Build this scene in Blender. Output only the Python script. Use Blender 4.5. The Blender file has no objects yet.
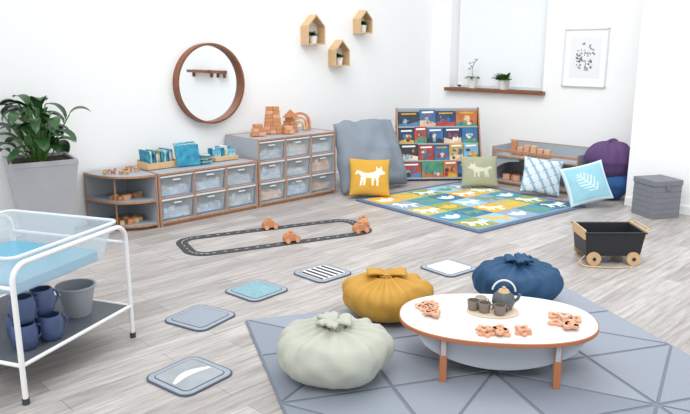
import bpy, bmesh, math, random
from mathutils import Vector, Matrix, noise
random.seed(7)
S=bpy.context.scene
S.view_settings.view_transform='Standard'
def lin(h):
    h=h.lstrip('#'); c=[int(h[i:i+2],16)/255 for i in (0,2,4)]
    return tuple(x/12.92 if x<=.04045 else ((x+.055)/1.055)**2.4 for x in c)+(1,)
MC={}
def mat(name,col,rough=.6,metal=0,var=0,scale=8,bump=0,bscale=60,trans=0,alpha=1,sheen=0,col2=None,stretch=(1,1,1),coat=0):
    if name in MC: return MC[name]
    m=bpy.data.materials.new(name); m.use_nodes=True; nt=m.node_tree; b=nt.nodes['Principled BSDF']
    b.inputs['Base Color'].default_value=lin(col); b.inputs['Roughness'].default_value=rough
    b.inputs['Metallic'].default_value=metal; b.inputs['Alpha'].default_value=alpha
    b.inputs['Transmission Weight'].default_value=trans
    b.inputs['Coat Weight'].default_value=coat
    tc=nt.nodes.new('ShaderNodeTexCoord'); mp=nt.nodes.new('ShaderNodeMapping'); mp.inputs['Scale'].default_value=stretch
    nt.links.new(tc.outputs['Object'],mp.inputs['Vector'])
    if var or col2:
        n=nt.nodes.new('ShaderNodeTexNoise'); n.inputs['Scale'].default_value=scale; n.inputs['Detail'].default_value=5
        nt.links.new(mp.outputs[0],n.inputs['Vector'])
        r=nt.nodes.new('ShaderNodeValToRGB'); c=lin(col)
        c2=lin(col2) if col2 else tuple(max(0,x*(1-var)) for x in c[:3])+(1,)
        r.color_ramp.elements[0].color=c2; r.color_ramp.elements[1].color=c
        r.color_ramp.elements[0].position=.35; r.color_ramp.elements[1].position=.65
        nt.links.new(n.outputs[0],r.inputs[0]); nt.links.new(r.outputs[0],b.inputs['Base Color'])
    if bump:
        n=nt.nodes.new('ShaderNodeTexNoise'); n.inputs['Scale'].default_value=bscale; n.inputs['Detail'].default_value=4
        nt.links.new(mp.outputs[0],n.inputs['Vector'])
        bp=nt.nodes.new('ShaderNodeBump'); bp.inputs['Strength'].default_value=bump; bp.inputs['Distance'].default_value=.01
        nt.links.new(n.outputs[0],bp.inputs['Height']); nt.links.new(bp.outputs[0],b.inputs['Normal'])
    MC[name]=m; return m
# ---------- core builders
def link(o,parent=None):
    S.collection.objects.link(o)
    if parent: o.parent=parent
    return o
def group(name,loc=(0,0,0),rz=0,rx=0,ry=0):
    e=bpy.data.objects.new(name,None); e.empty_display_size=.1; e.location=loc
    e.rotation_euler=(math.radians(rx),math.radians(ry),math.radians(rz)); return link(e)
def mesh(p,name,vs,fs,m,smooth=False,loc=(0,0,0),rot=(0,0,0),mi=None):
    me=bpy.data.meshes.new(name); me.from_pydata([tuple(v) for v in vs],[],fs); me.update()
    for x in (m if isinstance(m,(list,tuple)) else [m]): me.materials.append(x)
    if mi: me.polygons.foreach_set('material_index',mi)
    if smooth: me.polygons.foreach_set('use_smooth',[True]*len(me.polygons))
    o=bpy.data.objects.new(name,me); o.location=loc; o.rotation_euler=[math.radians(a) for a in rot]
    return link(o,p)
def bev(o,w,seg=2):
    if w:
        b=o.modifiers.new('b','BEVEL'); b.width=w; b.segments=seg; b.limit_method='ANGLE'
    return o
def box(p,name,a,b,m,bevel=.003,loc=(0,0,0),rot=(0,0,0)):
    x0,y0,z0=a; x1,y1,z1=b
    vs=[(x0,y0,z0),(x1,y0,z0),(x1,y1,z0),(x0,y1,z0),(x0,y0,z1),(x1,y0,z1),(x1,y1,z1),(x0,y1,z1)]
    fs=[(3,2,1,0),(4,5,6,7),(0,1,5,4),(1,2,6,5),(2,3,7,6),(3,0,4,7)]
    return bev(mesh(p,name,vs,fs,m,loc=loc,rot=rot),bevel)
def prism(p,name,pts,h,m,loc=(0,0,0),rot=(0,0,0),bevel=0,smooth=False):
    n=len(pts); vs=[(x,y,0) for x,y in pts]+[(x,y,h) for x,y in pts]
    fs=[tuple(range(n))[::-1],tuple(range(n,2*n))]+[(i,(i+1)%n,n+(i+1)%n,n+i) for i in range(n)]
    return bev(mesh(p,name,vs,fs,m,loc=loc,rot=rot),bevel)
def lathe(p,name,prof,m,loc=(0,0,0),rot=(0,0,0),seg=32,fn=None):
    vs=[];fs=[]
    for i,(r,z) in enumerate(prof):
        for j in range(seg):
            t=2*math.pi*j/seg; rr,zz=(r,z) if not fn else fn(r,z,t,i/(len(prof)-1))
            vs.append((rr*math.cos(t),rr*math.sin(t),zz))
    for i in range(len(prof)-1):
        for j in range(seg):
            k=(j+1)%seg; fs.append((i*seg+j,i*seg+k,(i+1)*seg+k,(i+1)*seg+j))
    if prof[0]!=prof[-1]:
        if prof[0][0]>0: fs.append(tuple(range(seg))[::-1])
        if prof[-1][0]>0: fs.append(tuple(range((len(prof)-1)*seg,len(prof)*seg)))
    o=mesh(p,name,vs,fs,m,True,loc,rot)
    es=o.modifiers.new('es','EDGE_SPLIT'); es.split_angle=math.radians(42)
    return o
def tube(p,name,pts,r,m,loc=(0,0,0),rot=(0,0,0),cyc=False,res=6,poly=True):
    c=bpy.data.curves.new(name,'CURVE'); c.dimensions='3D'; c.bevel_depth=r; c.bevel_resolution=3; c.use_fill_caps=True
    s=c.splines.new('POLY'); s.points.add(len(pts)-1)
    for i,q in enumerate(pts): s.points[i].co=(*q,1)
    s.use_cyclic_u=cyc; s.use_smooth=True
    c.materials.append(m); o=bpy.data.objects.new(name,c); o.location=loc; o.rotation_euler=[math.radians(a) for a in rot]
    return link(o,p)
def rrect(w,h,r,n=6):
    pts=[]
    for cx,cy,a0 in ((w/2-r,h/2-r,0),(-w/2+r,h/2-r,90),(-w/2+r,-h/2+r,180),(w/2-r,-h/2+r,270)):
        for i in range(n+1):
            a=math.radians(a0+90*i/n); pts.append((cx+r*math.cos(a),cy+r*math.sin(a)))
    return pts
def inpoly(x,y,P):
    c=False;n=len(P);j=n-1
    for i in range(n):
        if (P[i][1]>y)!=(P[j][1]>y) and x<(P[j][0]-P[i][0])*(y-P[i][1])/(P[j][1]-P[i][1])+P[i][0]: c=not c
        j=i
    return c
FOX=[(-1.0,.12),(-.85,.45),(-.6,.38),(-.4,.26),(.15,.3),(.38,.45),(.4,.78),(.5,.6),(.62,.62),(.7,.8),(.76,.5),(1.0,.3),(.85,.2),(.62,.15),(.52,-.1),(.52,-.6),(.4,-.6),(.36,-.12),(.24,-.12),(.2,-.6),(.08,-.6),(.06,-.08),(-.3,-.08),(-.34,-.6),(-.46,-.6),(-.45,-.15),(-.56,-.6),(-.68,-.6),(-.6,.05),(-.8,.25)]
def pillow(name,w,h,t,mats,loc,rz,tilt,pat=None,N=48,roll=0,slump=0):
    """standing cushion; local X width, Z height, front faces -Y"""
    g=group(name,loc,rz,-tilt)
    vs=[];fs=[];mi=[]
    for s in (-1,1):
        for i in range(N+1):
            for j in range(N+1):
                u=-1+2*i/N; v=-1+2*j/N
                x=w/2*u*(1-.07*(1-v*v)); z=h/2*v*(1-.07*(1-u*u))
                d=t/2*(max(0,(1-u**2)*(1-v**2)))**.42
                d*=1+.10*noise.noise(Vector((u*2.3+w,v*2.3,s)))
                if slump:
                    edge=(max(0,(1-u**2)*(1-v**2)))**.3
                    d+=edge*slump*.06*noise.noise(Vector((u*2.2,v*1.6,s*3)))+edge*slump*.012*math.sin(7*u+5*v)*(1-abs(v))
                    d*=1.12-.35*v
                    x*=1-.10*slump*max(0,v)+slump*.05*noise.noise(Vector((v*2,0,1)))
                    z-=slump*.07*h*(u*u-.3)*(1+v)/2-slump*.05*noise.noise(Vector((u*2.4,2,1)))*(1+v)/2
                vs.append((x,s*d,z+h/2))
    o2=(N+1)**2
    for k,s in enumerate((-1,1)):
        for i in range(N):
            for j in range(N):
                a=k*o2+i*(N+1)+j; q=(a,a+N+1,a+N+2,a+1)
                fs.append(q if s<0 else q[::-1])
                u=-1+2*(i+.5)/N; v=-1+2*(j+.5)/N
                mi.append(pat(u,v) if (pat and s<0) else 0)
    o=mesh(g,'cushion_cover',vs,fs,mats,True,mi=mi)
    bm=bmesh.new(); bm.from_mesh(o.data); bmesh.ops.remove_doubles(bm,verts=bm.verts,dist=1e-5); bm.to_mesh(o.data); bm.free()
    if roll: o.rotation_euler[1]=math.radians(roll)
    return g
# ---------- materials
WHITE=mat('wall_paint','#f8f9f9',.8,bump=.03,bscale=200)
TRIM=mat('trim_white','#f6f6f6',.4)
GREY=mat('laminate_grey','#a9b0b8',.45)
WOODE=mat('wood_edge','#bd8d6c',.5,var=.25,scale=30)
BIRCH=mat('birch_ply','#dcb98d',.5,var=.12,scale=20,stretch=(1,1,6))
WALNUT=mat('walnut','#8f5838',.45,var=.35,scale=14,stretch=(1,6,1))
TOYW=mat('toy_wood','#e2a987',.55,var=.12,scale=40)
TOYO=mat('toy_wood_orange','#cf8d63',.55,var=.15,scale=30)
BLACK=mat('black_paint','#22252a',.45)
DARK=mat('dark_grey_plastic','#3a4048',.5)
WHM=mat('white_steel','#f2f2f2',.3)
LEAF=mat('leaf_green','#35612f',.35,col2='#1f4424',scale=6)
LEAF2=mat('leaf_green_light','#5d8a3c',.45,var=.3,scale=20)
POT=mat('white_ceramic','#f0efec',.3)
SOIL=mat('soil','#3a2c22',.9)
# ---------- room
def floor_mat():
    m=bpy.data.materials.new('vinyl_plank_floor'); m.use_nodes=True; nt=m.node_tree; b=nt.nodes['Principled BSDF']
    tc=nt.nodes.new('ShaderNodeTexCoord'); mp=nt.nodes.new('ShaderNodeMapping'); nt.links.new(tc.outputs['Object'],mp.inputs[0])
    br=nt.nodes.new('ShaderNodeTexBrick'); br.offset=.37; br.inputs['Scale'].default_value=1
    br.inputs['Brick Width'].default_value=.95; br.inputs['Row Height'].default_value=.13; br.inputs['Mortar Size'].default_value=.0018
    br.inputs['Color1'].default_value=lin('#d2cecb'); br.inputs['Color2'].default_value=lin('#b5b0ad'); br.inputs['Mortar'].default_value=lin('#979290')
    br.inputs['Bias'].default_value=-.1
    nt.links.new(mp.outputs[0],br.inputs['Vector'])
    m2=nt.nodes.new('ShaderNodeMapping'); m2.inputs['Scale'].default_value=(1.2,14,1); nt.links.new(tc.outputs['Object'],m2.inputs[0])
    n=nt.nodes.new('ShaderNodeTexNoise'); n.inputs['Scale'].default_value=2.5; n.inputs['Detail'].default_value=8; n.inputs['Roughness'].default_value=.65; nt.links.new(m2.outputs[0],n.inputs['Vector'])
    r=nt.nodes.new('ShaderNodeValToRGB'); r.color_ramp.elements[0].position=.3; r.color_ramp.elements[1].position=.7
    r.color_ramp.elements[0].color=lin('#b2aca9'); r.color_ramp.elements[1].color=(1,1,1,1); nt.links.new(n.outputs[0],r.inputs[0])
    mx=nt.nodes.new('ShaderNodeMix'); mx.data_type='RGBA'; mx.blend_type='MULTIPLY'; mx.inputs[0].default_value=.85
    nt.links.new(br.outputs['Color'],mx.inputs[6]); nt.links.new(r.outputs[0],mx.inputs[7])
    nt.links.new(mx.outputs[2],b.inputs['Base Color']); b.inputs['Roughness'].default_value=.42
    return m
box(None,'floor',(-10,-9,-.1),(.4,.3,0),floor_mat(),0)
box(None,'wall_north',(-10,0,0),(.3,.2,3.2),WHITE,0)
we=group('wall_east')
WY0,WY1,WZ0,WZ1=-.33,-1.76,1.10,2.7
box(we,'panel_a',(0,WY0,0),(.3,0,3.2),WHITE,0)
box(we,'panel_b',(0,-4,0),(.3,WY1,3.2),WHITE,0)
box(we,'panel_below',(0,WY1,0),(.3,WY0,WZ0),WHITE,0)
box(we,'panel_above',(0,WY1,WZ1),(.3,WY0,3.2),WHITE,0)
box(None,'wall_pillar',(-.7,-8.5,0),(0,-3.2,3.2),WHITE,0)
box(None,'baseboard_north',(-10,-.015,0),(0,0,.09),TRIM,.003)
box(None,'baseboard_east',(-.015,-3.2,0),(0,-.015,.09),TRIM,.003)
box(None,'baseboard_pillar',(-.715,-8.5,0),(-.7,-3.2,.09),TRIM,.003)
wn=group('window_1')
BL=mat('window_blind','#f2f5f8',.7)
GL=mat('window_glass','#f4f8fb',.05,alpha=.15)
box(wn,'glazing',(.24,WY1,WZ0),(.25,WY0,WZ1),GL,0)
box(wn,'frame_left',(.20,WY0-.05,WZ0),(.25,WY0,WZ1),TRIM); box(wn,'frame_right',(.20,WY1,WZ0),(.25,WY1+.05,WZ1),TRIM)
box(wn,'frame_bottom',(.20,WY1,WZ0),(.25,WY0,WZ0+.06),TRIM)
n=15
for i in range(n):
    y=WY0-.03-(i+.5)*(1.37/n)
    box(wn,'blind_slat_%d'%i,(-.002,-.047,WZ0+.03),(.002,.047,WZ1),BL,0,loc=(.165,y,0),rot=(0,0,32))
box(None,'window_sill',(-.07,WY1-.04,WZ0-.045),(.12,WY0+.04,WZ0),WALNUT,.004)
# ---------- storage units
TRAY=mat('tray_clear_plastic','#eef4f8',.2,alpha=.30)
TRIMT=mat('tray_lip','#e8eef3',.35,alpha=.9)
CONT=[mat('toys_%d'%i,c,.6,col2=d,scale=22) for i,(c,d) in enumerate([('#7fb0d6','#dfe7ee'),('#d8a67c','#e8d9c4'),('#b5bfc7','#6f8fae'),('#c9d3db','#8fa3b5'),('#e3c9a8','#b06a4a'),('#dfe4e8','#7fa9c4'),('#d9dfe3','#a9b4be')])]
def panel(p,name,a,b,front=True,top=False):
    box(p,name,a,b,GREY,0)
    if front: box(p,name+'_edge',(a[0],a[1]-.004,a[2]),(b[0],a[1],b[2]),WOODE,0)
def unit(name,x0,x1,yf,yb,h,cols,rows):
    g=group(name,(x0,yf,0)); W=x1-x0; D=yb-yf; t=.018
    panel(g,'side_left',(0,0,0),(t,D,h)); panel(g,'side_right',(W-t,0,0),(W,D,h))
    panel(g,'top_board',(t,0,h-t),(W-t,D,h)); panel(g,'bottom_board',(t,0,.03),(W-t,D,.03+t))
    box(g,'plinth',(t,.02,0),(W-t,D-.02,.03),WOODE,0)
    box(g,'back_board',(t,D-.01,.04),(W-t,D,h-t),GREY,0)
    box(g,'top_rim_left',(0,0,h),(.012,D,h+.004),WOODE,0); box(g,'top_rim_right',(W-.012,0,h),(W,D,h+.004),WOODE,0)
    box(g,'top_rim_back',(0,D-.012,h),(W,D,h+.004),WOODE,0)
    cw=(W-t)/cols; rh=(h-.048-t)/rows; z0=.048
    for c in range(1,cols): panel(g,'divider_%d'%c,(c*cw,0,z0),(c*cw+t,D,h-t))
    for c in range(cols):
        for r in range(rows):
            xa=c*cw+t+.008; xb=(c+1)*cw-.008; za=z0+r*rh+.012; zb=z0+(r+1)*rh-.02
            if r: panel(g,'runner_%d_%d'%(c,r),(c*cw+t,.005,z0+r*rh-.006),((c+1)*cw,D,z0+r*rh+.006))
            ya,yb2=.012,D*.85; i=.018
            vs=[(xa+i,ya+i,za),(xb-i,ya+i,za),(xb-i,yb2,za),(xa+i,yb2,za),(xa,ya,zb),(xb,ya,zb),(xb,yb2,zb),(xa,yb2,zb)]
            mesh(g,'tray_%d_%d'%(c,r),vs,[(3,2,1,0),(0,1,5,4),(1,2,6,5),(2,3,7,6),(3,0,4,7)],TRAY)
            box(g,'tray_lip_%d_%d'%(c,r),(xa-.004,ya-.012,zb-.004),(xb+.004,ya+.004,zb+.012),TRIMT,.003)
            box(g,'tray_handle_%d_%d'%(c,r),((xa+xb)/2-.04,ya-.010,zb-.04),((xa+xb)/2+.04,ya+.006,zb-.028),TRIMT,.003)
            hh=random.uniform(.55,.9)*(zb-za); mm=random.choice(CONT); m3=random.choice(CONT)
            # heap of small toy lumps filling the tray (one mesh)
            V=[];Fc=[]; MI=[]
            for q in range(34):
                s=random.uniform(.014,.032); cx=random.uniform(xa+.045,xb-.045); cy=random.uniform(ya+.045,yb2*.6) if q%3 else ya+.05; cz=random.uniform(za+.03,za+max(.04,hh-.03)); an=random.uniform(0,3)
                k=len(V)
                for dx,dy,dz in ((-1,-1,-1),(1,-1,-1),(1,1,-1),(-1,1,-1),(-1,-1,1),(1,-1,1),(1,1,1),(-1,1,1)):
                    V.append((cx+s*.7*(dx*math.cos(an)-dy*math.sin(an)),max(ya+.024,cy+s*.7*(dx*math.sin(an)+dy*math.cos(an))),cz+s*dz*.8))
                Fc+=[tuple(k+w for w in f) for f in ((3,2,1,0),(4,5,6,7),(0,1,5,4),(1,2,6,5),(2,3,7,6),(3,0,4,7))]; MI+=[q%2]*6
            mesh(g,'tray_toys_%d_%d'%(c,r),V,Fc,[mm,m3],mi=MI)
            box(g,'tray_toys_base_%d_%d'%(c,r),(xa+.028,ya+.04,za+.004),(xb-.028,yb2-.02,za+hh*.7),mm,0)
    return g
unit('tray_storage_unit',-3.54,-2.45,-.6,-.03,.71,3,3)
unit('tray_storage_unit',-4.68,-3.56,-.6,-.03,.50,3,2)
g=group('curved_corner_shelf',(-4.69,-.03,0))
def quarter(w,d,n=16): return [(0,0)]+[(-w*math.sin(math.pi/2*i/n)**.8 if i else 0,-d*math.cos(math.pi/2*i/n)**.8) if i<n else (-w,0) for i in range(n+1)]
for k,z in enumerate((.03,.25,.482)):
    prism(g,'shelf_edge_%d'%k,quarter(.43,.56),.018,WOODE,loc=(0,0,z))
    prism(g,'shelf_%d'%k,quarter(.423,.553),.0195,GREY,loc=(0,0,z))
prism(g,'plinth',quarter(.38,.5),.03,WOODE)
box(g,'back_board',(-.43,-.014,0),(0,0,.5),GREY,0); box(g,'back_edge',(-.432,-.016,0),(-.422,.0,.5),WOODE,0)
box(g,'side_board',(-.014,-.56,0),(0,0,.5),GREY,0); box(g,'side_edge',(-.016,-.564,0),(0,-.555,.5),WOODE,0)
tube(g,'support_post',[(-.31,-.36,.03),(-.31,-.36,.49)],.008,WOODE)
for z,cnt in ((.27,14),(.05,16)):
    g=group('wooden_block_pile',(-4.87,-.32,z))
    for i in range(cnt):
        s=random.uniform(.02,.038); box(g,'block_%d'%i,(-s,-s*.7,0),(s,s*.7,s*1.3),random.choice([TOYW,TOYO,BIRCH,WOODE]),.002,loc=(random.uniform(-.12,.12),random.uniform(-.12,.06),0),rot=(0,0,random.uniform(0,90)))
g=group('wooden_animal_set',(-4.90,-.28,.503))
for i in range(8):
    prism(g,'animal_%d'%i,[(x*.035,y*.035) for x,y in FOX],.014,random.choice([TOYW,TOYO,BIRCH]),loc=(-.14+.04*i,random.uniform(-.14,.1),.021),rot=(90,0,random.uniform(-40,40)))
TEAL=[mat('book_cover_%d'%i,c,.5,col2=d,scale=18) for i,(c,d) in enumerate([('#2f9fb8','#1f6f9a'),('#4fb3cf','#e6d9a8'),('#27425c','#4fa7c9'),('#b9dbe0','#2f9fc5'),('#cfa46a','#5a7c6a')])]
g=group('book_crate',(-4.50,-.28,.506))
box(g,'crate_bottom',(-.16,-.1,0),(.16,.1,.01),BIRCH); box(g,'crate_front',(-.16,-.1,.01),(.16,-.09,.06),BIRCH); box(g,'crate_back',(-.16,.09,.01),(.16,.1,.08),BIRCH)
box(g,'crate_left',(-.16,-.09,.01),(-.15,.09,.07),BIRCH); box(g,'crate_right',(.15,-.09,.01),(.16,.09,.07),BIRCH)
for i in range(10): box(g,'book_%d'%i,(-.011,-.075,.0),(.011,.075,random.uniform(.12,.17)),TEAL[i%5],.002,loc=(-.127+i*.028,0,.011),rot=(0,random.uniform(-6,6),0))
g=group('picture_card_stack',(-4.2,-.3,.506))
for i in range(5): box(g,'card_%d'%i,(-.12,-.012,0),(.12,-.004,.2),TEAL[(0,3,1,0,3)[i]],.001,loc=(.025*i-.05,-.13+.05*i,.005),rot=(-14,0,(-8,6,-3,9,0)[i]))
for i in range(7): box(g,'flat_card_%d'%i,(-.05,-.05,0),(.05,.05,.012),TEAL[i%5],.001,loc=(.14+.01*(i%3),-.1,.003+.013*i),rot=(0,0,i*13))
g=group('alphabet_tile_box',(-3.78,-.3,.506))
box(g,'box_base',(-.14,-.1,0),(.14,.1,.04),BIRCH)
for i in range(12): box(g,'tile_%d'%i,(-.02,-.015,0),(.02,.015,random.uniform(.05,.1)),random.choice([TEAL[3],TEAL[0],POT,TEAL[1]]),.002,loc=(-.11+.045*(i%6),-.04+.08*(i//6),.04),rot=(0,0,random.uniform(-20,20)))
def arch(w,h,t,n=14):
    o=[(-w/2,0)]+[(-w/2*math.cos(math.pi*i/n),h-w/2+w/2*math.sin(math.pi*i/n)) for i in range(n+1)]+[(w/2,0)]
    i_=[(w/2-t,0)]+[((w/2-t)*math.cos(math.pi*i/n),h-w/2+(w/2-t)*math.sin(math.pi*i/n)) for i in range(n+1)]+[(-w/2+t,0)]
    return o+i_
HOUSE=[(-.5,0),(.5,0),(.5,.62),(0,1),(-.5,.62)]
# stacked wooden blocks on the tall unit
g=group('stacked_wooden_blocks',(-3.12,-.32,.716))
def stack(x,y,w,rows,hh,r,taper=.0):
    z=0
    for i in range(rows):
        ww=w*(1-taper*i); k=max(1,round(ww/.075))
        for q in range(k):
            cx=-ww/2+ww*(q+.5)/k
            o=box(g,'block_%d_%d_%d'%(int(x*100),i,q),(cx-ww/k/2+.001,-.035,z),(cx+ww/k/2-.001,.035,z+hh-.001),[TOYO,TOYW,TOYO,mat('block_tan','#c98e5e',.55)][(i+q)%4],.004,loc=(x,y,0),rot=(0,0,r))
        z+=hh
    return z
stack(0,0,.20,7,.042,-30,.05); stack(-.24,-.05,.16,3,.042,-15,.2); stack(.25,.02,.2,4,.04,-35,.18); stack(.12,-.12,.12,2,.04,-20,.3)
prism(g,'triangle_top',[(-.09,0),(.09,0),(0,.09)],.06,TOYO,loc=(.25,.0,.161),rot=(90,0,-35),bevel=.003)
g=group('wooden_rainbow_stacker',(-2.66,-.25,.716))
for i,mm in enumerate((TOYO,TOYW,BIRCH)): prism(g,'arch_%d'%i,arch(.24-.06*i,.2-.05*i,.027),.06,mm,rot=(90,0,-30),loc=(0,.02,0),bevel=.002)
# ---------- mirror
g=group('round_wall_mirror',(-3.715,0,1.26),0,90)
R0=.41
lathe(g,'mirror_frame',[(R0-.022,.02),(R0-.022,.09),(R0,.09),(R0,.0),(R0-.022,.0),(R0-.022,.02)],WALNUT,seg=72)
MIR=mat('mirror_glass','#f2f6f8',.02,metal=1)
prism(g,'mirror_glass',[((R0-.021)*math.cos(2*math.pi*i/72),(R0-.021)*math.sin(2*math.pi*i/72)) for i in range(72)],.026,MIR,loc=(0,0,.004))
for nm,a,b in (('wall_ledge',-4.32,-4.02),('wall_ledge',-5.1,-4.42)): 
    gg=group(nm,(-.7,a,1.2)); box(gg,'board',(-.14,0,0),(0,b-a,.05),WALNUT); box(gg,'bracket',(-.05,.04,-.08),(0,.06,0),WALNUT); box(gg,'bracket_2',(-.05,b-a-.06,-.08),(0,b-a-.04,0),WALNUT)
# ---------- house shaped wall shelves
def leafblade(p,name,base,az,el,L,W,m,curl=.9,n=7,fold=.15):
    vs=[];fs=[]; pos=Vector(base); d=math.radians(el); ca,sa=math.cos(az),math.sin(az); st=L/n
    for i in range(n+1):
        t=i/n; w=W*math.sin(math.pi*min(1,t*.92+.06))**.8
        if i==n: w=.001
        side=Vector((-sa,ca,0)); up=Vector((-ca*math.sin(d),-sa*math.sin(d),math.cos(d)))
        vs+= [pos-side*w/2+up*w*fold,pos.copy(),pos+side*w/2+up*w*fold]
        pos=pos+Vector((ca*math.cos(d),sa*math.cos(d),math.sin(d)))*st; d-=curl*st/L*1.2
    for i in range(n):
        a=i*3; fs+=[(a,a+1,a+4,a+3),(a+1,a+2,a+5,a+4)]
    return vs,fs
def foliage(p,name,specs,m):
    V=[];Fc=[]
    for s in specs:
        v,f=leafblade(None,'',*s[:1],*s[1:5],m,*s[5:]); k=len(V); V+=v; Fc+=[tuple(x+k for x in q) for q in f]
    return mesh(p,name,V,Fc,m,True)
def houseshelf(x,z,w,h,d=.13,plant=0):
    g=group('house_wall_shelf',(x,0,z)); P=[(a*w,b*h) for a,b in HOUSE]; t=.014
    Q=[(a*w*(1-2*t/w),t+b*(1-2.4*t/h)) for (a,_),(_,b) in zip(HOUSE,P)]; n=5
    vs=[(a,-d,b) for a,b in P]+[(a,-d,b) for a,b in Q]+[(a,0,b) for a,b in P]+[(a,0,b) for a,b in Q]; fs=[]
    for i in range(n):
        j=(i+1)%n; fs+=[(i,j,n+j,n+i),(i,2*n+i,2*n+j,j),(n+i,n+j,3*n+j,3*n+i)]
    mesh(g,'shelf_shell',vs,fs,BIRCH)
    prism(g,'shelf_back',Q,.004,mat('shelf_back_grey','#e3e2dc',.7),loc=(0,0,0),rot=(90,0,0))
    lathe(g,'plant_pot',[(.036,0),(.05,.085),(.042,.085),(.038,.075)],POT,loc=(0,-d/2,t+.001),seg=18)
    sp=[]
    for i in range(40): sp.append(((random.uniform(-.012,.012),-d/2+random.uniform(-.012,.012),t+.08),random.uniform(0,6.28),random.uniform(30,85),random.uniform(.06,.10),.028,1.2))
    foliage(g,'plant_leaves',sp,LEAF)
houseshelf(-2.29,1.66,.27,.34); houseshelf(-1.46,1.80,.22,.28); houseshelf(-1.87,1.41,.24,.31)
# ---------- window sill plants
g=group('potted_orchid',(.02,-.70,1.10)); 
lathe(g,'pot',[(.05,0),(.075,.14),(.065,.14),(.06,.12)],POT,seg=24)
foliage(g,'leaves',[((0,0,.12),a,40,.13,.07,1.4) for a in (1.7,2.6,3.6,4.6)],LEAF)
tube(g,'stem',[(0,0,.1),(-.01,.01,.24),(-.02,-.02,.33),(-.02,-.07,.37)],.004,LEAF2)
PET=mat('orchid_petal','#f4eef4',.5)
for k,(yy,zz) in enumerate(((0,.27),(-.03,.32),(-.07,.36),(.03,.31),(.04,.24))):
    foliage(g,'flower_%d'%k,[((-.03,yy,zz),a*1.2566+k,50,.045,.035,.5) for a in range(5)],PET)
g=group('potted_succulent',(.02,-1.19,1.10))
lathe(g,'pot',[(.055,0),(.08,.12),(.07,.12),(.066,.10)],POT,seg=24)
foliage(g,'leaves',[((random.uniform(-.04,.03),random.uniform(-.05,.05),.10),random.uniform(1.6,4.7),random.uniform(35,88),random.uniform(.09,.16),.05,1.0) for i in range(80)],LEAF2)
# framed print
g=group('framed_picture',(-.002,-2.29,1.175),-90)
FR=mat('picture_frame_pale','#dfe2e4',.4); W_,H_=.54,.67
box(g,'frame_left',(-W_/2,-.025,0),(-W_/2+.015,0,H_),FR); box(g,'frame_right',(W_/2-.015,-.025,0),(W_/2,0,H_),FR)
box(g,'frame_top',(-W_/2,-.025,H_-.015),(W_/2,0,H_),FR); box(g,'frame_bottom',(-W_/2,-.025,0),(W_/2,0,.015),FR)
box(g,'mount',(-W_/2+.015,-.012,.015),(W_/2-.015,-.002,H_-.015),mat('paper_white','#fbfbfa',.7),0)
box(g,'print_sheet',(-.19,-.013,.10),(.19,-.012,.57),mat('print_paper','#eceff1',.7),0)
INK=[mat('ink_%d'%i,c,.7) for i,c in enumerate(['#4d545d','#8a9099','#b9a58f','#6c7c86'])]
for i in range(70):
    a=random.uniform(0,6.28); rr=random.uniform(.02,1)**.5; x=.13*rr*math.cos(a); z=.34+.16*rr*math.sin(a); s=random.uniform(.007,.018)
    prism(g,'print_mark_%d'%i,[(s*math.cos(a*1.05)*random.uniform(.4,1.2),s*math.sin(a*1.05)*random.uniform(.4,1.2)) for a in range(6)],.001,random.choice(INK),loc=(x,-.0135,z),rot=(90,0,0))
# ---------- planter
g=group('potted_floor_plant',(-5.62,-.36,0),-12)
PL=mat('planter_grey','#aeafb4',.6,var=.05,bump=.05)
def frust(p,name,w0,w1,z0,z1,m,bevel=.006):
    a=w0/2;b=w1/2
    vs=[(-a,-a,z0),(a,-a,z0),(a,a,z0),(-a,a,z0),(-b,-b,z1),(b,-b,z1),(b,b,z1),(-b,b,z1)]
    return bev(mesh(p,name,vs,[(3,2,1,0),(4,5,6,7),(0,1,5,4),(1,2,6,5),(2,3,7,6),(3,0,4,7)],m),bevel)
frust(g,'planter_body',.34,.505,0,.70,PL)
for k,(a,b) in enumerate((((-.255,-.255),(.255,-.23)),((-.255,.23),(.255,.255)),((-.255,-.23),(-.23,.23)),((.23,-.23),(.255,.23)))): box(g,'rim_%d'%k,(a[0],a[1],.69),(b[0],b[1],.73),PL)
box(g,'soil',(-.23,-.23,.675),(.23,.23,.705),SOIL,0)
sp=[]
for i in range(52):
    az=random.uniform(0,6.28); r=random.uniform(.02,.22); h=random.uniform(.03,.46)*(1-.3*r/.22)
    b=(r*.4*math.cos(az),r*.4*math.sin(az),.70); tip=(r*math.cos(az)*1.2,r*math.sin(az)*1.2,.76+h)
    sp.append((tip,az+random.uniform(-.5,.5),random.uniform(5,70),random.uniform(.18,.28),random.uniform(.085,.125),1.5))
    tube(g,'stem_%d'%i,[b,((b[0]+tip[0])/2*.85,(b[1]+tip[1])/2*.85,(b[2]+tip[2])/2),tip],.005,LEAF2)
foliage(g,'plant_leaves',sp,LEAF)
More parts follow.
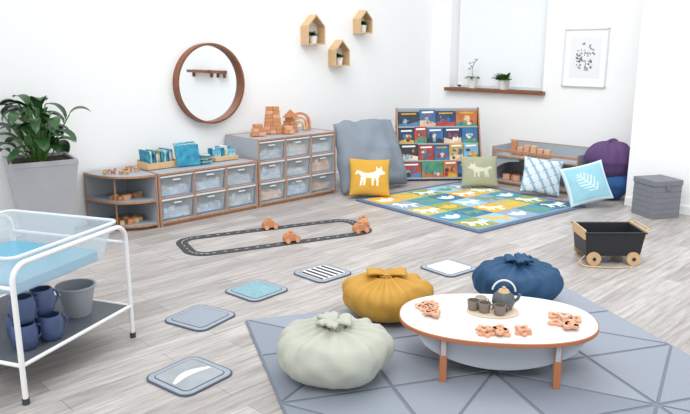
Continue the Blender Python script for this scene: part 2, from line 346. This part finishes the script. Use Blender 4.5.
# ---------- cushions & corner
BAGC=mat('bag_fabric_bluegrey','#858f9b',.85,bump=.15,bscale=30)
pillow('floor_cushion',.98,.84,.36,[BAGC],(-2.02,-.84,0.02),-6,18,slump=1,N=60)
MUST=mat('mustard_fabric','#d0a03c',.85,bump=.2,bscale=80); CRM=mat('print_cream','#f3ecd8',.85)
pillow('fox_cushion',.46,.43,.15,[MUST,CRM],(-2.41,-1.10,.03),-38,24,lambda u,v: 1 if inpoly(u/.8,(v+.05)/.8,FOX) else 0,72,roll=3)
SAGE=mat('sage_fabric','#a3a68a',.85,bump=.2,bscale=80); SAG2=mat('sage_print','#cfcfb8',.85)
pillow('fox_cushion',.44,.38,.14,[SAGE,SAG2],(-1.12,-1.66,.035),-45,25,lambda u,v:1 if inpoly(-u/.72,(v+.05)/.72,FOX) else 0,72)
LB=mat('pale_blue_print','#d5dfe6',.85); B1=mat('print_blue','#8fb0c6',.85); B2=mat('print_navy','#6a8aa6',.85)
def geo(u,v):
    a=abs((u*1.9+v*1.1)%1-.5); b=abs((u*1.1-v*1.9)%1-.5)
    return 1 if a<.14 else (2 if (b<.05 and a<.3) else 0)
pillow('patterned_cushion',.44,.41,.15,[LB,B1,B2],(-.99,-2.36,.035),-50,22,geo,64,roll=8)
TQ=mat('turquoise_fabric','#93c6d4',.85); TQ2=mat('turquoise_print','#cde4ea',.85)
def fern(u,v):
    if abs(u)>.88 or abs(v)>.88: return 1
    x,y=u*.8+v*.6,v*.8-u*.6
    if abs(x)<.03 and abs(y)<.6: return 1
    L=.42*(1-((y+.0)/.7)**2)
    return 1 if (abs(y)<.65 and abs(x)<L and ((y-abs(x)*.7)*5)%1<.42) else 0
pillow('leaf_print_cushion',.46,.43,.15,[TQ,TQ2],(-1.12,-3.04,.06),-48,26,fern,80,roll=-14)
def blob(p,name,rx,ry,h,m,loc=(0,0,0),seed=0,pleat=10,amp=.05,seg=72,rings=26,mi=None):
    vs=[];fs=[]
    for i in range(rings+1):
        t=i/rings; ph=-math.pi/2+math.pi*t
        z=h*(.5+.5*math.sin(ph)); r=math.cos(ph)**.62 if 0<i<rings else 0.001
        if t<.5: r=r*.94+.0
        for j in range(seg):
            a=2*math.pi*j/seg; q=1+amp*(t**2)*math.sin(pleat*a+2*math.sin(3*a+seed))+.10*noise.noise(Vector((math.cos(a)*1.4+seed,math.sin(a)*1.4,t*2.5)))
            zz=z*(1+.12*noise.noise(Vector((math.cos(a)*1.5+seed,math.sin(a)*1.5,t*2+5))))
            vs.append((rx*r*q*math.cos(a),ry*r*q*math.sin(a),max(0,zz)))
    for i in range(rings):
        for j in range(seg):
            k=(j+1)%seg; fs.append((i*seg+j,i*seg+k,(i+1)*seg+k,(i+1)*seg+j))
    return mesh(p,name,vs,fs,m,True,loc)
PUR=mat('purple_fabric','#5a3f6e',.8,bump=.3,bscale=20); NAVB=mat('blue_fabric','#2c5a92',.8,bump=.3,bscale=20)
g=group('bean_bag',(-.50,-2.91,0))
blob(g,'lower_bag',.24,.235,.34,NAVB,seed=3); blob(g,'upper_bag',.25,.25,.42,PUR,loc=(-.02,.01,.21),seed=8,amp=.1)
# ---------- book display stand
g=group('book_display_stand',(-1.0,-.98,0),-41)
SP=[(-.02,0),(.32,0),(.32,.89),(.27,.89),(-.02,.16)]
for k,x in enumerate((-.53,.515)):
    prism(g,'side_%d'%k,[(a,b) for a,b in SP],.015,WOODE,loc=(x,0,0),rot=(90,0,90))
box(g,'base',(-.515,0,.02),(.515,.31,.035),GREY,0); box(g,'back_board',(-.515,.30,.02),(.515,.31,.88),GREY,0)
CV=['#b8483a','#3a74a8','#e0b24a','#4f9a74','#e9e2d0','#d07a3f','#274670','#86bcd6','#efc9a8','#2f3744','#4a86b0','#b23f3f']
CM={c:mat('cover_'+c[1:],c,.35,var=.35,scale=9) for c in CV}
LEFTC=['#b8483a','#e0b24a','#274670','#b23f3f','#4f9a74','#d07a3f','#3a74a8','#2f3744']; RIGHTC=['#3a74a8','#86bcd6','#274670','#e0b24a','#4a86b0','#e9e2d0','#2f3744','#d07a3f']
TXT=mat('book_title_white','#f3f0e8',.5); last=None
for tier in range(4):
    y=.0+.075*tier; z=.035+.205*tier
    box(g,'tier_lip_%d'%tier,(-.51,y-.02,z-.008),(.51,y-.005,z+.012),GREY,.002); box(g,'tier_floor_%d'%tier,(-.51,y-.005,z-.01),(.51,y+.06,z),GREY,0)
    ws=[random.uniform(.8,1.25) for _ in range(random.choice((4,5,5)))]; tot=sum(ws); x=-.505
    for bi,w in enumerate(ws):
        w=w/tot*1.01; h=random.uniform(.19,.225)
        pal=LEFTC if x+w/2<-.02 else RIGHTC; c=random.choice([q for q in pal if q!=last]); last=c
        L=dict(loc=(0,y,z+.001),rot=(-14,0,0)); nm='%d_%d'%(tier,bi)
        box(g,'book_'+nm,(x+.003,0,0),(x+w-.003,.012,h),CM[c],.001,**L)
        others=[q for q in CV if q!=c]
        c2=random.choice(others); gp=[(x+.004,.0),(x+w-.004,.0),(x+w-.004,h*random.uniform(.15,.4)),(x+w*.5,h*random.uniform(.2,.45)),(x+.004,h*random.uniform(.15,.4))]
        mesh(g,'ground_'+nm,[(a,-.0008,b) for a,b in gp],[tuple(range(5))],CM[c2],**L)
        for q in range(6):
            cx=x+w*random.uniform(.2,.8); cz=h*random.uniform(.18,.66); ra=random.uniform(.01,.032); rb=ra*random.uniform(.6,1.5); cc=random.choice(others)
            mesh(g,'figure_%s_%d'%(nm,q),[(cx+ra*math.cos(t*.63),-.0012-.0004*q,cz+rb*math.sin(t*.63)) for t in range(10)],[tuple(range(10))],CM[cc],**L)
        if random.random()<.8: mesh(g,'title_'+nm,[(x+w*.15,-.004,h*.80),(x+w*.85,-.004,h*.82),(x+w*.85,-.004,h*.92),(x+w*.15,-.004,h*.9)],[(0,1,2,3)],random.choice([TXT,TXT,CM['#e0b24a']]),**L)
        x+=w
# ---------- low cubby bench against window wall
g=group('low_toy_shelf',(-.65,-1.5,0),-90)
W=1.12;D=.4;Hh=.46
panel(g,'side_left',(0,0,0),(.016,D,Hh)); panel(g,'side_right',(W-.016,0,0),(W,D,Hh))
panel(g,'middle_shelf',(.016,0,Hh-.12),(W-.016,D,Hh-.104)); panel(g,'bottom_board',(.016,0,.03),(W-.016,D,.046))
box(g,'plinth',(.016,.02,0),(W-.016,D,.03),WOODE,0)
box(g,'back_board',(.016,D-.012,.046),(W-.016,D,Hh+.04),GREY,0); box(g,'back_edge',(.0,D-.014,Hh+.04),(W,D+.0,Hh+.046),WOODE,0)
panel(g,'divider',(W*.5,0,.046),(W*.5+.016,D,Hh-.12))
panel(g,'top_front_lip',(.016,0,Hh-.06),(W-.016,.012,Hh-.03))
prism(g,'arch_panel',[(0,0)]+[(.35*math.cos(a*math.pi/20)*-1+.35,.20*math.sin(a*math.pi/20)) for a in range(11)]+[(.35,.24),(0,.24)],.012,GREY,loc=(.016,.03,.1),rot=(90,0,0))
g=group('wooden_train_set',(-.48,-1.70,.358))
for i in range(6):
    box(g,'wagon_%d'%i,(-.03,-.035,.015),(.03,.035,random.choice((.1,.13,.17))),random.choice([TOYO,TOYW,BIRCH]),.006,loc=(0,-.09*i,0))
    for a in (-.02,.02): lathe(g,'wheel_%d_%d'%(i,int(a*100)),[(.014,-.034),(.014,.034)],TOYO,loc=(0,-.09*i+a,.014),rot=(0,90,0),seg=14)
g=group('wooden_block_pile',(-.45,-1.78,.05))
for i in range(14):
    s=random.uniform(.025,.045); box(g,'block_%d'%i,(-s,-s,0),(s,s,s*1.6),random.choice([TOYW,TOYO,CONT[2],BIRCH]),.003,loc=(random.uniform(-.1,.1),random.uniform(-.2,.18),0),rot=(0,0,random.uniform(0,90)))
# ---------- storage box
g=group('fabric_storage_box',(-.93,-3.60,0),-30)
FB=mat('box_fabric_grey','#85888f',.9,var=.2,scale=120,bump=.3,bscale=300)
w=.155
box(g,'box_body',(-w,-w,0),(w,w,.32),FB,.006); box(g,'box_lid',(-w-.006,-w-.006,.32),(w+.006,w+.006,.375),FB,.006)
for k in range(5): box(g,'weave_band_%d'%k,(-w-.002,-w-.002,.04+.055*k),(w+.002,w+.002,.045+.055*k),mat('box_band','#74787f',.9),0)
box(g,'box_tab',(-.03,-w-.012,.28),(.03,-w-.002,.33),mat('box_band','#74787f'),.002)
# ---------- rug
g=group('animal_pattern_rug',(-1.83,-2.0,0),-6)
RB=mat('rug_border','#5f6f8a',.95,bump=.3,bscale=300); RW,RH=1.70,1.76
prism(g,'rug_base',rrect(RW,RH,.03),.014,RB)
prism(g,'rug_field',rrect(RW-.12,RH-.12,.02),.0155,mat('rug_field','#8fa0ae',.95))
RC=[mat('rug_c%d'%i,c,.95,bump=.2,bscale=200) for i,c in enumerate(['#93a05c','#e0ac42','#4f93a8','#9cc3d6','#c4b567','#3f7896','#8fa4b8'])]
RA=[mat('rug_a%d'%i,c,.95) for i,c in enumerate(['#f3efe0','#e8b548','#e2edf0','#6f9a72'])]
N=5; cs=(RW-.16)/N; cy=(RH-.16)/N
for i in range(N):
    for j in range(N):
        x=-RW/2+.08+cs*(i+.5); y=-RH/2+.08+cy*(j+.5); k=(i*3+j*2)%7
        prism(g,'patch_%d_%d'%(i,j),rrect(cs-.008,cy-.008,.03),.017,RC[k],loc=(x,y,0))
        a=RA[(i+j*2)%4] if k not in (1,) else RA[(i%2)*2]
        fl=-1 if (i+j)%2 else 1
        if (i+2*j)%3==2:
            for q in range(3):
                P=[]; L=.17
                for s in range(9): P.append((math.sin(math.pi*s/8)*.035,L*s/8))
                for s in range(1,8): P.append((-math.sin(math.pi*s/8)*.035,L*(1-s/8)))
                prism(g,'leaf_%d_%d_%d'%(i,j,q),P[::-1] ,.0185+.0005*q,a,loc=(x,y-.09,0),rot=(0,0,-40+40*q))
        else:
            prism(g,'animal_%d_%d'%(i,j),[(fl*px*.15,py*.16) for px,py in FOX],.0185,a,loc=(x,y-.01,0),rot=(0,0,-25))
# ---------- road track with cars
g=group('toy_road_track',(-4.10,-1.58,0),-18)
def ring(p,name,w,h,r,t,ht,m,z=0):
    A=rrect(w,h,r,10); B=rrect(w-2*t,h-2*t,max(.01,r-t),10); n=len(A)
    vs=[(x,y,z) for x,y in A]+[(x,y,z) for x,y in B]+[(x,y,z+ht) for x,y in A]+[(x,y,z+ht) for x,y in B]; fs=[]
    for i in range(n):
        j=(i+1)%n; fs+=[(2*n+i,2*n+j,3*n+j,3*n+i),(i,j,2*n+j,2*n+i),(n+i,3*n+i,3*n+j,n+j)]
    return mesh(p,name,vs,fs,m)
TL,TWd=1.72,.62
ring(g,'track_rubber',TL,TWd,.19,.095,.006,mat('track_black','#404246',.6))
P=rrect(TL-.095,TWd-.095,.145,10); W1=mat('track_line_white','#e8e8e6',.6)
tot=[]
for i in range(len(P)):
    a=Vector(P[i]); b=Vector(P[(i+1)%len(P)]); L=(b-a).length; k=max(1,int(L/.045))
    for s in range(k): tot.append((a.lerp(b,(s+.5)/k),math.degrees(math.atan2(b.y-a.y,b.x-a.x)),L/k))
for i,(c,an,L) in enumerate(tot):
    if i%2==0: box(g,'dash_%d'%i,(-.014,-.003,.006),(.014,.003,.0068),W1,0,loc=(c.x,c.y,0),rot=(0,0,an))
def car(x,y,rz,z=.007,s=1.2):
    g=group('wooden_toy_car',(x,y,z),rz); g.scale=(s,s,s)
    prof=[(-.06,.012),(.06,.012),(.062,.035),(.035,.042),(.018,.068),(-.035,.068),(-.058,.042)]
    prism(g,'car_body',prof,.055,TOYO,loc=(0,.0275,0),rot=(90,0,0),bevel=.004)
    for a in (-.036,.036):
        for b in (-.03,.03): lathe(g,'wheel_%d_%d'%(a*1000,b*1000),[(.016,-.006),(.016,.006)],TOYW,loc=(a,b,.016),rot=(90,0,0),seg=18)
    lathe(g,'driver_head',[(.001,0),(.012,.004),(.015,.014),(.011,.025),(.001,.028)],TOYW,loc=(-.005,0,.068),seg=14)
car(-4.00,-1.35,-18); car(-4.15,-1.83,-18); car(-3.50,-2.02,-18); car(-3.32,-1.88,60)
# ---------- sensory floor tiles
TF=mat('tile_frame_slate','#535d6b',.7); TG=mat('tile_light_slate','#a0a9b4',.7)
TI=[mat('tile_turquoise','#8bb4bd',.8,var=.15,scale=40,bump=.4,bscale=60),mat('tile_silver','#a9b0b6',.35,var=.2,scale=6,bump=.3,bscale=15),mat('tile_white','#e6e8e8',.6,bump=.4,bscale=30),mat('tile_grey','#9ba4b0',.7,bump=.5,bscale=90)]
def tile(x,y,rz,kind):
    g=group('sensory_floor_tile',(x,y,0),rz); s=.335
    prism(g,'tile_pad',rrect(s,s,.06),.009,TF,bevel=.002); prism(g,'tile_ring',rrect(s-.018,s-.018,.053),.0098,TG); prism(g,'tile_ring_in',rrect(s-.07,s-.07,.035),.0104,TF)
    I=rrect(s-.082,s-.082,.03)
    if kind=='stripe':
        prism(g,'tile_insert',I,.012,TI[2])
        q=s-.085
        for i in range(5): box(g,'stripe_%d'%i,(-q/2+.008+i*q/5,-q/2+.008,.012),(-q/2+.008+i*q/5+q/10,q/2-.008,.0128),BLACK,0)
    elif kind=='mirror':
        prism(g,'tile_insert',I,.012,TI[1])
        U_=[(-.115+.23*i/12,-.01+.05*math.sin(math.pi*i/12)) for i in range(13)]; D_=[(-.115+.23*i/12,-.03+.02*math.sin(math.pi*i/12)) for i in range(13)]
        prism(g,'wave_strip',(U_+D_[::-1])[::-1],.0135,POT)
    else: prism(g,'tile_insert',I,.012,TI[{'turq':0,'white':2,'grey':3}[kind]])
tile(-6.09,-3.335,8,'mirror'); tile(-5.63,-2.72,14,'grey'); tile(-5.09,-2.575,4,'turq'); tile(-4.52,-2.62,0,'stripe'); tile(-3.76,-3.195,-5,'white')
# ---------- geometric play mat
g=group('geometric_play_mat',(-5.47,-2.96,0),-27.6)
GM=[mat('mat_grey_%d'%i,c,.85,bump=.25,bscale=60) for i,c in enumerate(['#8f96a3','#979eaa','#8a919e','#9aa1ad'])]
box(g,'mat_base',(0,-2.6,0),(2.2,0,.012),mat('mat_seam','#7c838f',.9),.004)
def tri(P,k,nm):
    c=(Vector(P[0])+Vector(P[1])+Vector(P[2]))/3
    r=1-.007/ (min((Vector(P[i])-c).length for i in range(3)) *.5)
    prism(g,nm,[tuple(c+(Vector(q)-c)*r) for q in P],.005,GM[k%4],loc=(0,0,.0115),bevel=.003)
cs_=.55
for i in range(4):
    for j in range(5):
        x=i*cs_; y=-(j+1)*.52; a,b,c,d=(x,y),(x+cs_,y),(x+cs_,y+.52),(x,y+.52)
        if (i+j)%2: tri([a,b,c],i+j,'tri_%d_%d_a'%(i,j)); tri([a,c,d],i*2+j+1,'tri_%d_%d_b'%(i,j))
        else: tri([a,b,d],i+j*2,'tri_%d_%d_a'%(i,j)); tri([b,c,d],i+j+3,'tri_%d_%d_b'%(i,j))
MZ=.018
# ---------- poufs
def pouf(x,y,z,r,h,m,seed,rz=0,style='knot'):
    g=group('gathered_pouf',(x,y,z),rz); seg=120;rings=44;vs=[];fs=[]
    prof=[]
    for i in range(rings+1):
        t=i/rings
        ph=-math.pi/2+t*math.pi*.93
        rr=max(.001,math.cos(ph))**.6; zz=.5+.5*math.sin(ph)
        if t>.8: rr=rr*(1-(t-.8)/.2*.45)
        prof.append((rr,zz))
    for i,(rr,zz) in enumerate(prof):
        t=i/rings
        for j in range(seg):
            a=2*math.pi*j/seg; u=max(0,(t-.3)/.7)
            fold=.055*u**1.2*math.sin(13*a+1.8*math.sin(2*a+seed)+1.6*noise.noise(Vector((math.cos(a),math.sin(a),t*3+seed))))
            big=.12*noise.noise(Vector((math.cos(a)*1.3+seed,math.sin(a)*1.3,t*1.6)))+.05*noise.noise(Vector((math.cos(a)*4,math.sin(a)*4+seed,t*5)))
            q=1+fold*1.7+big*(1-u*.3)
            dz=h*(.035*u*math.sin(13*a+1.8*math.sin(2*a+seed))*min(1,rr*2)+.07*noise.noise(Vector((math.cos(a)*rr*2+seed,math.sin(a)*rr*2,2))) *zz)
            vs.append((r*rr*q*math.cos(a),r*rr*q*math.sin(a),max(0,h*zz**.9+dz)))
    for i in range(rings):
        for j in range(seg):
            k=(j+1)%seg; fs.append((i*seg+j,i*seg+k,(i+1)*seg+k,(i+1)*seg+j))
    mesh(g,'pouf_body',vs,fs,m,True)
    top=h*.965
    lathe(g,'tied_neck',[(.07,-.03),(.045,.0),(.035,.015),(.04,.025)],m,loc=(0,0,top),seg=40,fn=lambda a,b,t,k:(a*(1+.12*math.sin(9*t)),b))
    tube(g,'tie_cord',[(.041*math.cos(a*.35),.041*math.sin(a*.35),top+.012) for a in range(18)],.006,m,cyc=True)
    for k in range(2 if style=='bow' else 3):
        aa=k*math.pi*(1 if style=='bow' else 2/3)+seed; L=.12 if style=='bow' else .085
        vs=[];fs=[];n=10;mq=12
        for i in range(n+1):
            t=i/n
            for j in range(mq+1):
                s=-1+2*j/mq; wd=.015+.045*math.sin(t*math.pi*.62)
                xx=L*t; yy=s*wd; z0=top+.014+.026*math.sin(t*math.pi*.75)+.006*math.sin(s*9+seed)*t+.010*(1-s*s)
                vs.append((xx*math.cos(aa)-yy*math.sin(aa),xx*math.sin(aa)+yy*math.cos(aa),z0))
        for i in range(n):
            for j in range(mq): a=i*(mq+1)+j; fs.append((a,a+mq+1,a+mq+2,a+1))
        o=mesh(g,'gather_%d'%k,vs,fs,m,True); so=o.modifiers.new('s','SOLIDIFY'); so.thickness=.012
    return g
CREAM=mat('pouf_cream_fabric','#bcbeb1',.7,bump=.3,bscale=12); GOLD=mat('pouf_gold_fabric','#c29238',.65,bump=.3,bscale=12); BLUE=mat('pouf_blue_fabric','#1d4a70',.65,bump=.3,bscale=12)
pouf(-5.595,-3.87,MZ,.28,.275,CREAM,1.3)
pouf(-4.82,-3.515,MZ,.265,.255,GOLD,5.5,style='bow')
pouf(-4.07,-3.96,MZ,.265,.275,BLUE,2.2)
# ---------- oval play table
g=group('oval_play_table',(-4.88,-4.33,MZ),-52)
TW=mat('table_white','#efeae6',.35,coat=.2)
def ell(a,b,n=72,e=2.3): return [(a*abs(math.cos(t))**(2/e)*(1 if math.cos(t)>=0 else -1),b*abs(math.sin(t))**(2/e)*(1 if math.sin(t)>=0 else -1)) for t in [2*math.pi*i/n for i in range(n)]]
TZ=.225; TE=mat('table_edge_wood','#b5714a',.5); PALE=mat('laminate_pale','#b4bac2',.45)
prism(g,'top_wood_edge',ell(.50,.335),.02,TE,loc=(0,0,TZ),bevel=.003)
prism(g,'top_white_surface',ell(.494,.329),.0015,TW,loc=(0,0,TZ+.02))
for k,x in enumerate((-.27,.27)):
    Q=[(-.26,0),(-.20,0),(-.13,.06),(.13,.06),(.20,0),(.26,0),(.27,TZ),(-.27,TZ)]
    prism(g,'leg_panel_%d'%k,Q,.024,PALE,loc=(x-.012,0,0),rot=(90,0,90))
    for s in (-1,1):
        box(g,'leg_edge_%d_%d'%(k,s),(-.017,-.008,0),(.017,.006,TZ),TE,0,loc=(x,s*.264,0),rot=(s*2.5,0,0))
Q=[(-.40,TZ)]+[(-.40+.8*i/20,TZ-.17*math.sin(math.pi*i/20)**.55) for i in range(1,20)]+[(.40,TZ)]
for s,yy in (('front',-.20),('back',.22)): prism(g,'apron_'+s,Q,.02,PALE,loc=(0,yy,0),rot=(90,0,0))
TT=MZ+TZ+.0215
g=group('tea_set',(-4.84,-4.28,TT+.001),-52)
CL=mat('stoneware_taupe','#85796f',.5,var=.15,scale=30); CL2=mat('stoneware_cream','#cfc6b8',.5); CL3=mat('stoneware_grey','#5f6468',.45,var=.15,scale=30)
prism(g,'serving_tray',ell(.135,.10,36,2),.008,mat('tray_wood_pale','#e0cdb5',.5),bevel=.002)
lathe(g,'teapot_body',[(.03,.008),(.045,.012),(.06,.045),(.056,.08),(.034,.10),(.028,.104)],CL3,loc=(.055,.03,0),seg=28)
lathe(g,'teapot_lid',[(.032,.0),(.024,.012),(.008,.016),(.010,.026),(.001,.03)],BIRCH,loc=(.055,.03,.102),seg=20)
tube(g,'teapot_spout',[(.105,.03,.045),(.128,.03,.065),(.138,.03,.092)],.009,CL3)
tube(g,'teapot_handle',[(.055+.06*math.cos(math.radians(a)),.03,.10+.065*math.sin(math.radians(a))) for a in range(5,180,15)],.005,mat('handle_pale','#dfe3e4',.5))
for k,(x,y,mm) in enumerate(((-.06,.05,CL2),(-.045,-.03,CL),(.03,-.055,CL),(-.10,.0,CL))):
    lathe(g,'cup_%d'%k,[(.02,.008),(.028,.012),(.033,.06),(.029,.06),(.025,.018),(.001,.015)],mm,loc=(x,y,0),seg=20)
    tube(g,'cup_handle_%d'%k,[(x+.030+.014*math.cos(a),y,.036+.016*math.sin(a)) for a in (-1.3,-.6,0,.6,1.3)],.0035,mm)
def flower(n=5,r=.03): return [(r*(1+.28*math.cos(n*t))*math.cos(t),r*(1+.28*math.cos(n*t))*math.sin(t)) for t in [2*math.pi*i/40 for i in range(40)]]
def pile(x,y,cnt,sx,sy,seed):
    random.seed(seed); g=group('wooden_puzzle_pieces',(x,y,TT),-52)
    for i in range(cnt):
        px=random.uniform(-sx,sx); py=random.uniform(-sy,sy); n=random.choice((3,4,5))
        A=flower(n,.034); B=[(a*.42,b*.42) for a,b in A]; m_=len(A); h=.012
        vs=[(a,b,0) for a,b in A]+[(a,b,0) for a,b in B]+[(a,b,h) for a,b in A]+[(a,b,h) for a,b in B]; fs=[]
        for q in range(m_):
            j=(q+1)%m_; fs+=[(2*m_+q,2*m_+j,3*m_+j,3*m_+q),(q,j,2*m_+j,2*m_+q),(m_+q,3*m_+q,3*m_+j,m_+j)]
        mesh(g,'piece_%d'%i,vs,fs,random.choice([TOYW,TOYW,mat('toy_wood_pink','#e6b8a0',.55)]),loc=(px,py,.001+.0125*(i%2)),rot=(0,0,random.uniform(0,360)))
pile(-5.06,-4.02,8,.04,.10,3); pile(-4.71,-4.62,7,.07,.08,5); pile(-5.04,-4.48,8,.10,.03,9)
# ---------- push cart
g=group('wooden_push_cart',(-2.70,-3.92,0),-45)
def cartbody():
    a,b,h0,h1,t=.205,.14,.07,.26,.012; A,B=.225,.16
    vs=[]
    for (x,y,z) in ((a,b,h0),(A,B,h1),(A-t,B-t,h1),(a-t,b-t,h0+t)):
        vs+=[(-x,-y,z),(x,-y,z),(x,y,z),(-x,y,z)]
    fs=[(3,2,1,0)]
    for k in range(3):
        for i in range(4):
            j=(i+1)%4; fs.append((k*4+i,k*4+j,(k+1)*4+j,(k+1)*4+i))
    fs.append((12,13,14,15))
    return bev(mesh(g,'cart_tub',vs,fs,BLACK),.003)
cartbody()
for s in (-1,1):
    box(g,'side_rail_%d'%s,(-.235,s*.165-.005,.25),(.235,s*.165+.005,.262),BLACK,.003)
    box(g,'end_panel_%d'%s,(s*.226-.006,-.15,.20),(s*.226+.006,.15,.275),BIRCH,.003)
    box(g,'axle_block_%d'%s,(s*.15-.015,-.14,.04),(s*.15+.015,.14,.07),BIRCH,.003)
    for q in (-1,1):
        lathe(g,'wheel_%d_%d'%(s,q),[(.012,-.012),(.052,-.012),(.052,.012),(.012,.012)],BIRCH,loc=(s*.15,q*.155,.052),rot=(90,0,0),seg=32)
        lathe(g,'hub_%d_%d'%(s,q),[(.014,-.016),(.014,.016)],BLACK,loc=(s*.15,q*.155,.052),rot=(90,0,0),seg=16)
tube(g,'handle',[(.23,-.13,.25),(.256,-.13,.28),(.256,.13,.28),(.23,.13,.25)],.008,BIRCH)
tube(g,'pull_cord',[(-.2,-.1,.06),(-.26,-.15,.03),(-.24,-.2,.012),(-.16,-.22,.008),(-.02,-.24,.008),(.1,-.22,.008)],.005,BIRCH)
# ---------- water play table
A=26; g=group('water_play_table',(-6.06,-2.69,0),A)
L,Wd,RZ=.80,.80,.665
def bendframe(nm,y):
    pts=[(0.0,y,0.0)]+[(0,y,.1),(0,y,.55)]
    for a in range(0,91,15): pts.append((-.08+.08*math.cos(math.radians(a)),y,RZ-.08+.08*math.sin(math.radians(a))))
    for a in range(90,181,15): pts.append((-L+.08+.08*math.cos(math.radians(a)),y,RZ-.08+.08*math.sin(math.radians(a))))
    pts+=[(-L,y,.3),(-L,y,0)]
    tube(g,nm,pts,.013,WHM)
bendframe('frame_near',0); bendframe('frame_far',Wd)
for k,(x,z) in enumerate(((0,.19),(-L,.19),(0,.56),(-L,.56))): tube(g,'side_rail_%d'%k,[(x,0,z),(x,Wd,z)],.010,WHM)
tube(g,'rail_low_near',[(0,0,.19),(-L,0,.19)],.010,WHM); tube(g,'rail_low_far',[(0,Wd,.19),(-L,Wd,.19)],.010,WHM)
for k,(x,y) in enumerate(((0,0),(-L,0),(0,Wd),(-L,Wd))): lathe(g,'foot_%d'%k,[(.017,0),(.017,.03)],DARK,loc=(x,y,0),seg=16)
box(g,'lower_tray',(-L+.015,.01,.18),(-.015,Wd-.01,.197),mat('shelf_charcoal','#565b63',.5),.004)
CLR=mat('tub_clear_plastic','#e4f0f6',.1,alpha=.28); TB=mat('tub_blue_plastic','#6fc3e4',.15,alpha=.65)
def tub(nm,x0,x1,y0,y1,z0,z1,ins,m):
    vs=[(x0+ins,y0+ins,z0),(x1-ins,y0+ins,z0),(x1-ins,y1-ins,z0),(x0+ins,y1-ins,z0),(x0,y0,z1),(x1,y0,z1),(x1,y1,z1),(x0,y1,z1)]
    o=mesh(g,nm,vs,[(3,2,1,0),(0,1,5,4),(1,2,6,5),(2,3,7,6),(3,0,4,7)],m); bev(o,.03,4); s=o.modifiers.new('s','SOLIDIFY'); s.thickness=.004; return o
tub('clear_tub',-L+.035,-.035,.03,Wd-.03,.48,.69,.05,CLR)
ring2=rrect(L-.05,Wd-.04,.05,8)
tube(g,'tub_rim',[(x-L/2,y+Wd/2,.69) for x,y in ring2],.009,mat('tub_rim','#eef5f8',.2,alpha=.8),cyc=True)
prism(g,'water',[(x-L/2,y+Wd/2) for x,y in rrect(L-.20,Wd-.19,.04)],.05,TB,loc=(0,0,.487))
NB=mat('jug_navy_plastic','#44557a',.35)
g=group('plastic_jug_stack',(-6.63,-2.84,.197),20)
random.seed(4)
for k,(x,y,z) in enumerate(((-.07,0,0),(.065,-.02,0),(0,.12,0),(-.05,.02,.126),(.07,.03,.126))):
    lathe(g,'jug_%d'%k,[(.045,0),(.06,.02),(.062,.09),(.052,.125),(.046,.125),(.05,.09)],NB,loc=(x,y,z),seg=24)
    tube(g,'jug_handle_%d'%k,[(x+.055+.03*math.cos(a),y-.02,z+.07+.035*math.sin(a)) for a in (-1.5,-.8,0,.8,1.5)],.007,NB)
g=group('grey_bucket',(-6.33,-2.62,.198))
GB=mat('bucket_grey','#9a9da4',.4)
lathe(g,'bucket_body',[(.065,0),(.098,.16),(.106,.16),(.106,.168),(.094,.168),(.062,.006),(.001,.006)],GB,seg=36)
tube(g,'bucket_handle',[(.104*math.cos(a),-.03*math.sin(a),.16-.05*math.sin(a)) for a in [math.pi*i/12 for i in range(13)]],.004,WHM)
# ---------- light
w=bpy.data.worlds.new('World'); S.world=w; w.use_nodes=True; bg=w.node_tree.nodes['Background']; bg.inputs[0].default_value=(.95,.975,1,1); bg.inputs[1].default_value=1.0
def area(n,loc,rot,s,p,c=(1,1,1)):
    l=bpy.data.lights.new(n,'AREA'); l.size=s; l.energy=p; l.color=c; o=bpy.data.objects.new(n,l); o.location=loc; o.rotation_euler=[math.radians(a) for a in rot]; link(o)
area('ceiling_softbox_light',(-3.6,-3.2,3.6),(0,0,0),3.5,75,(1,.985,.97))
sl=bpy.data.lights.new('daylight_sun','SUN'); sl.energy=1.0; sl.angle=math.radians(25); so=bpy.data.objects.new('daylight_sun',sl); so.rotation_euler=(math.radians(38),0,math.radians(-60)); link(so)
# ---------- camera
cd=bpy.data.cameras.new('camera'); cd.sensor_width=36; cd.lens=680/690*36; co=bpy.data.objects.new('camera',cd); link(co)
co.location=(-7.74,-6.12,1.6); co.rotation_euler=(math.radians(90)-math.atan(157/680),0,math.radians(-44.6)); S.camera=co
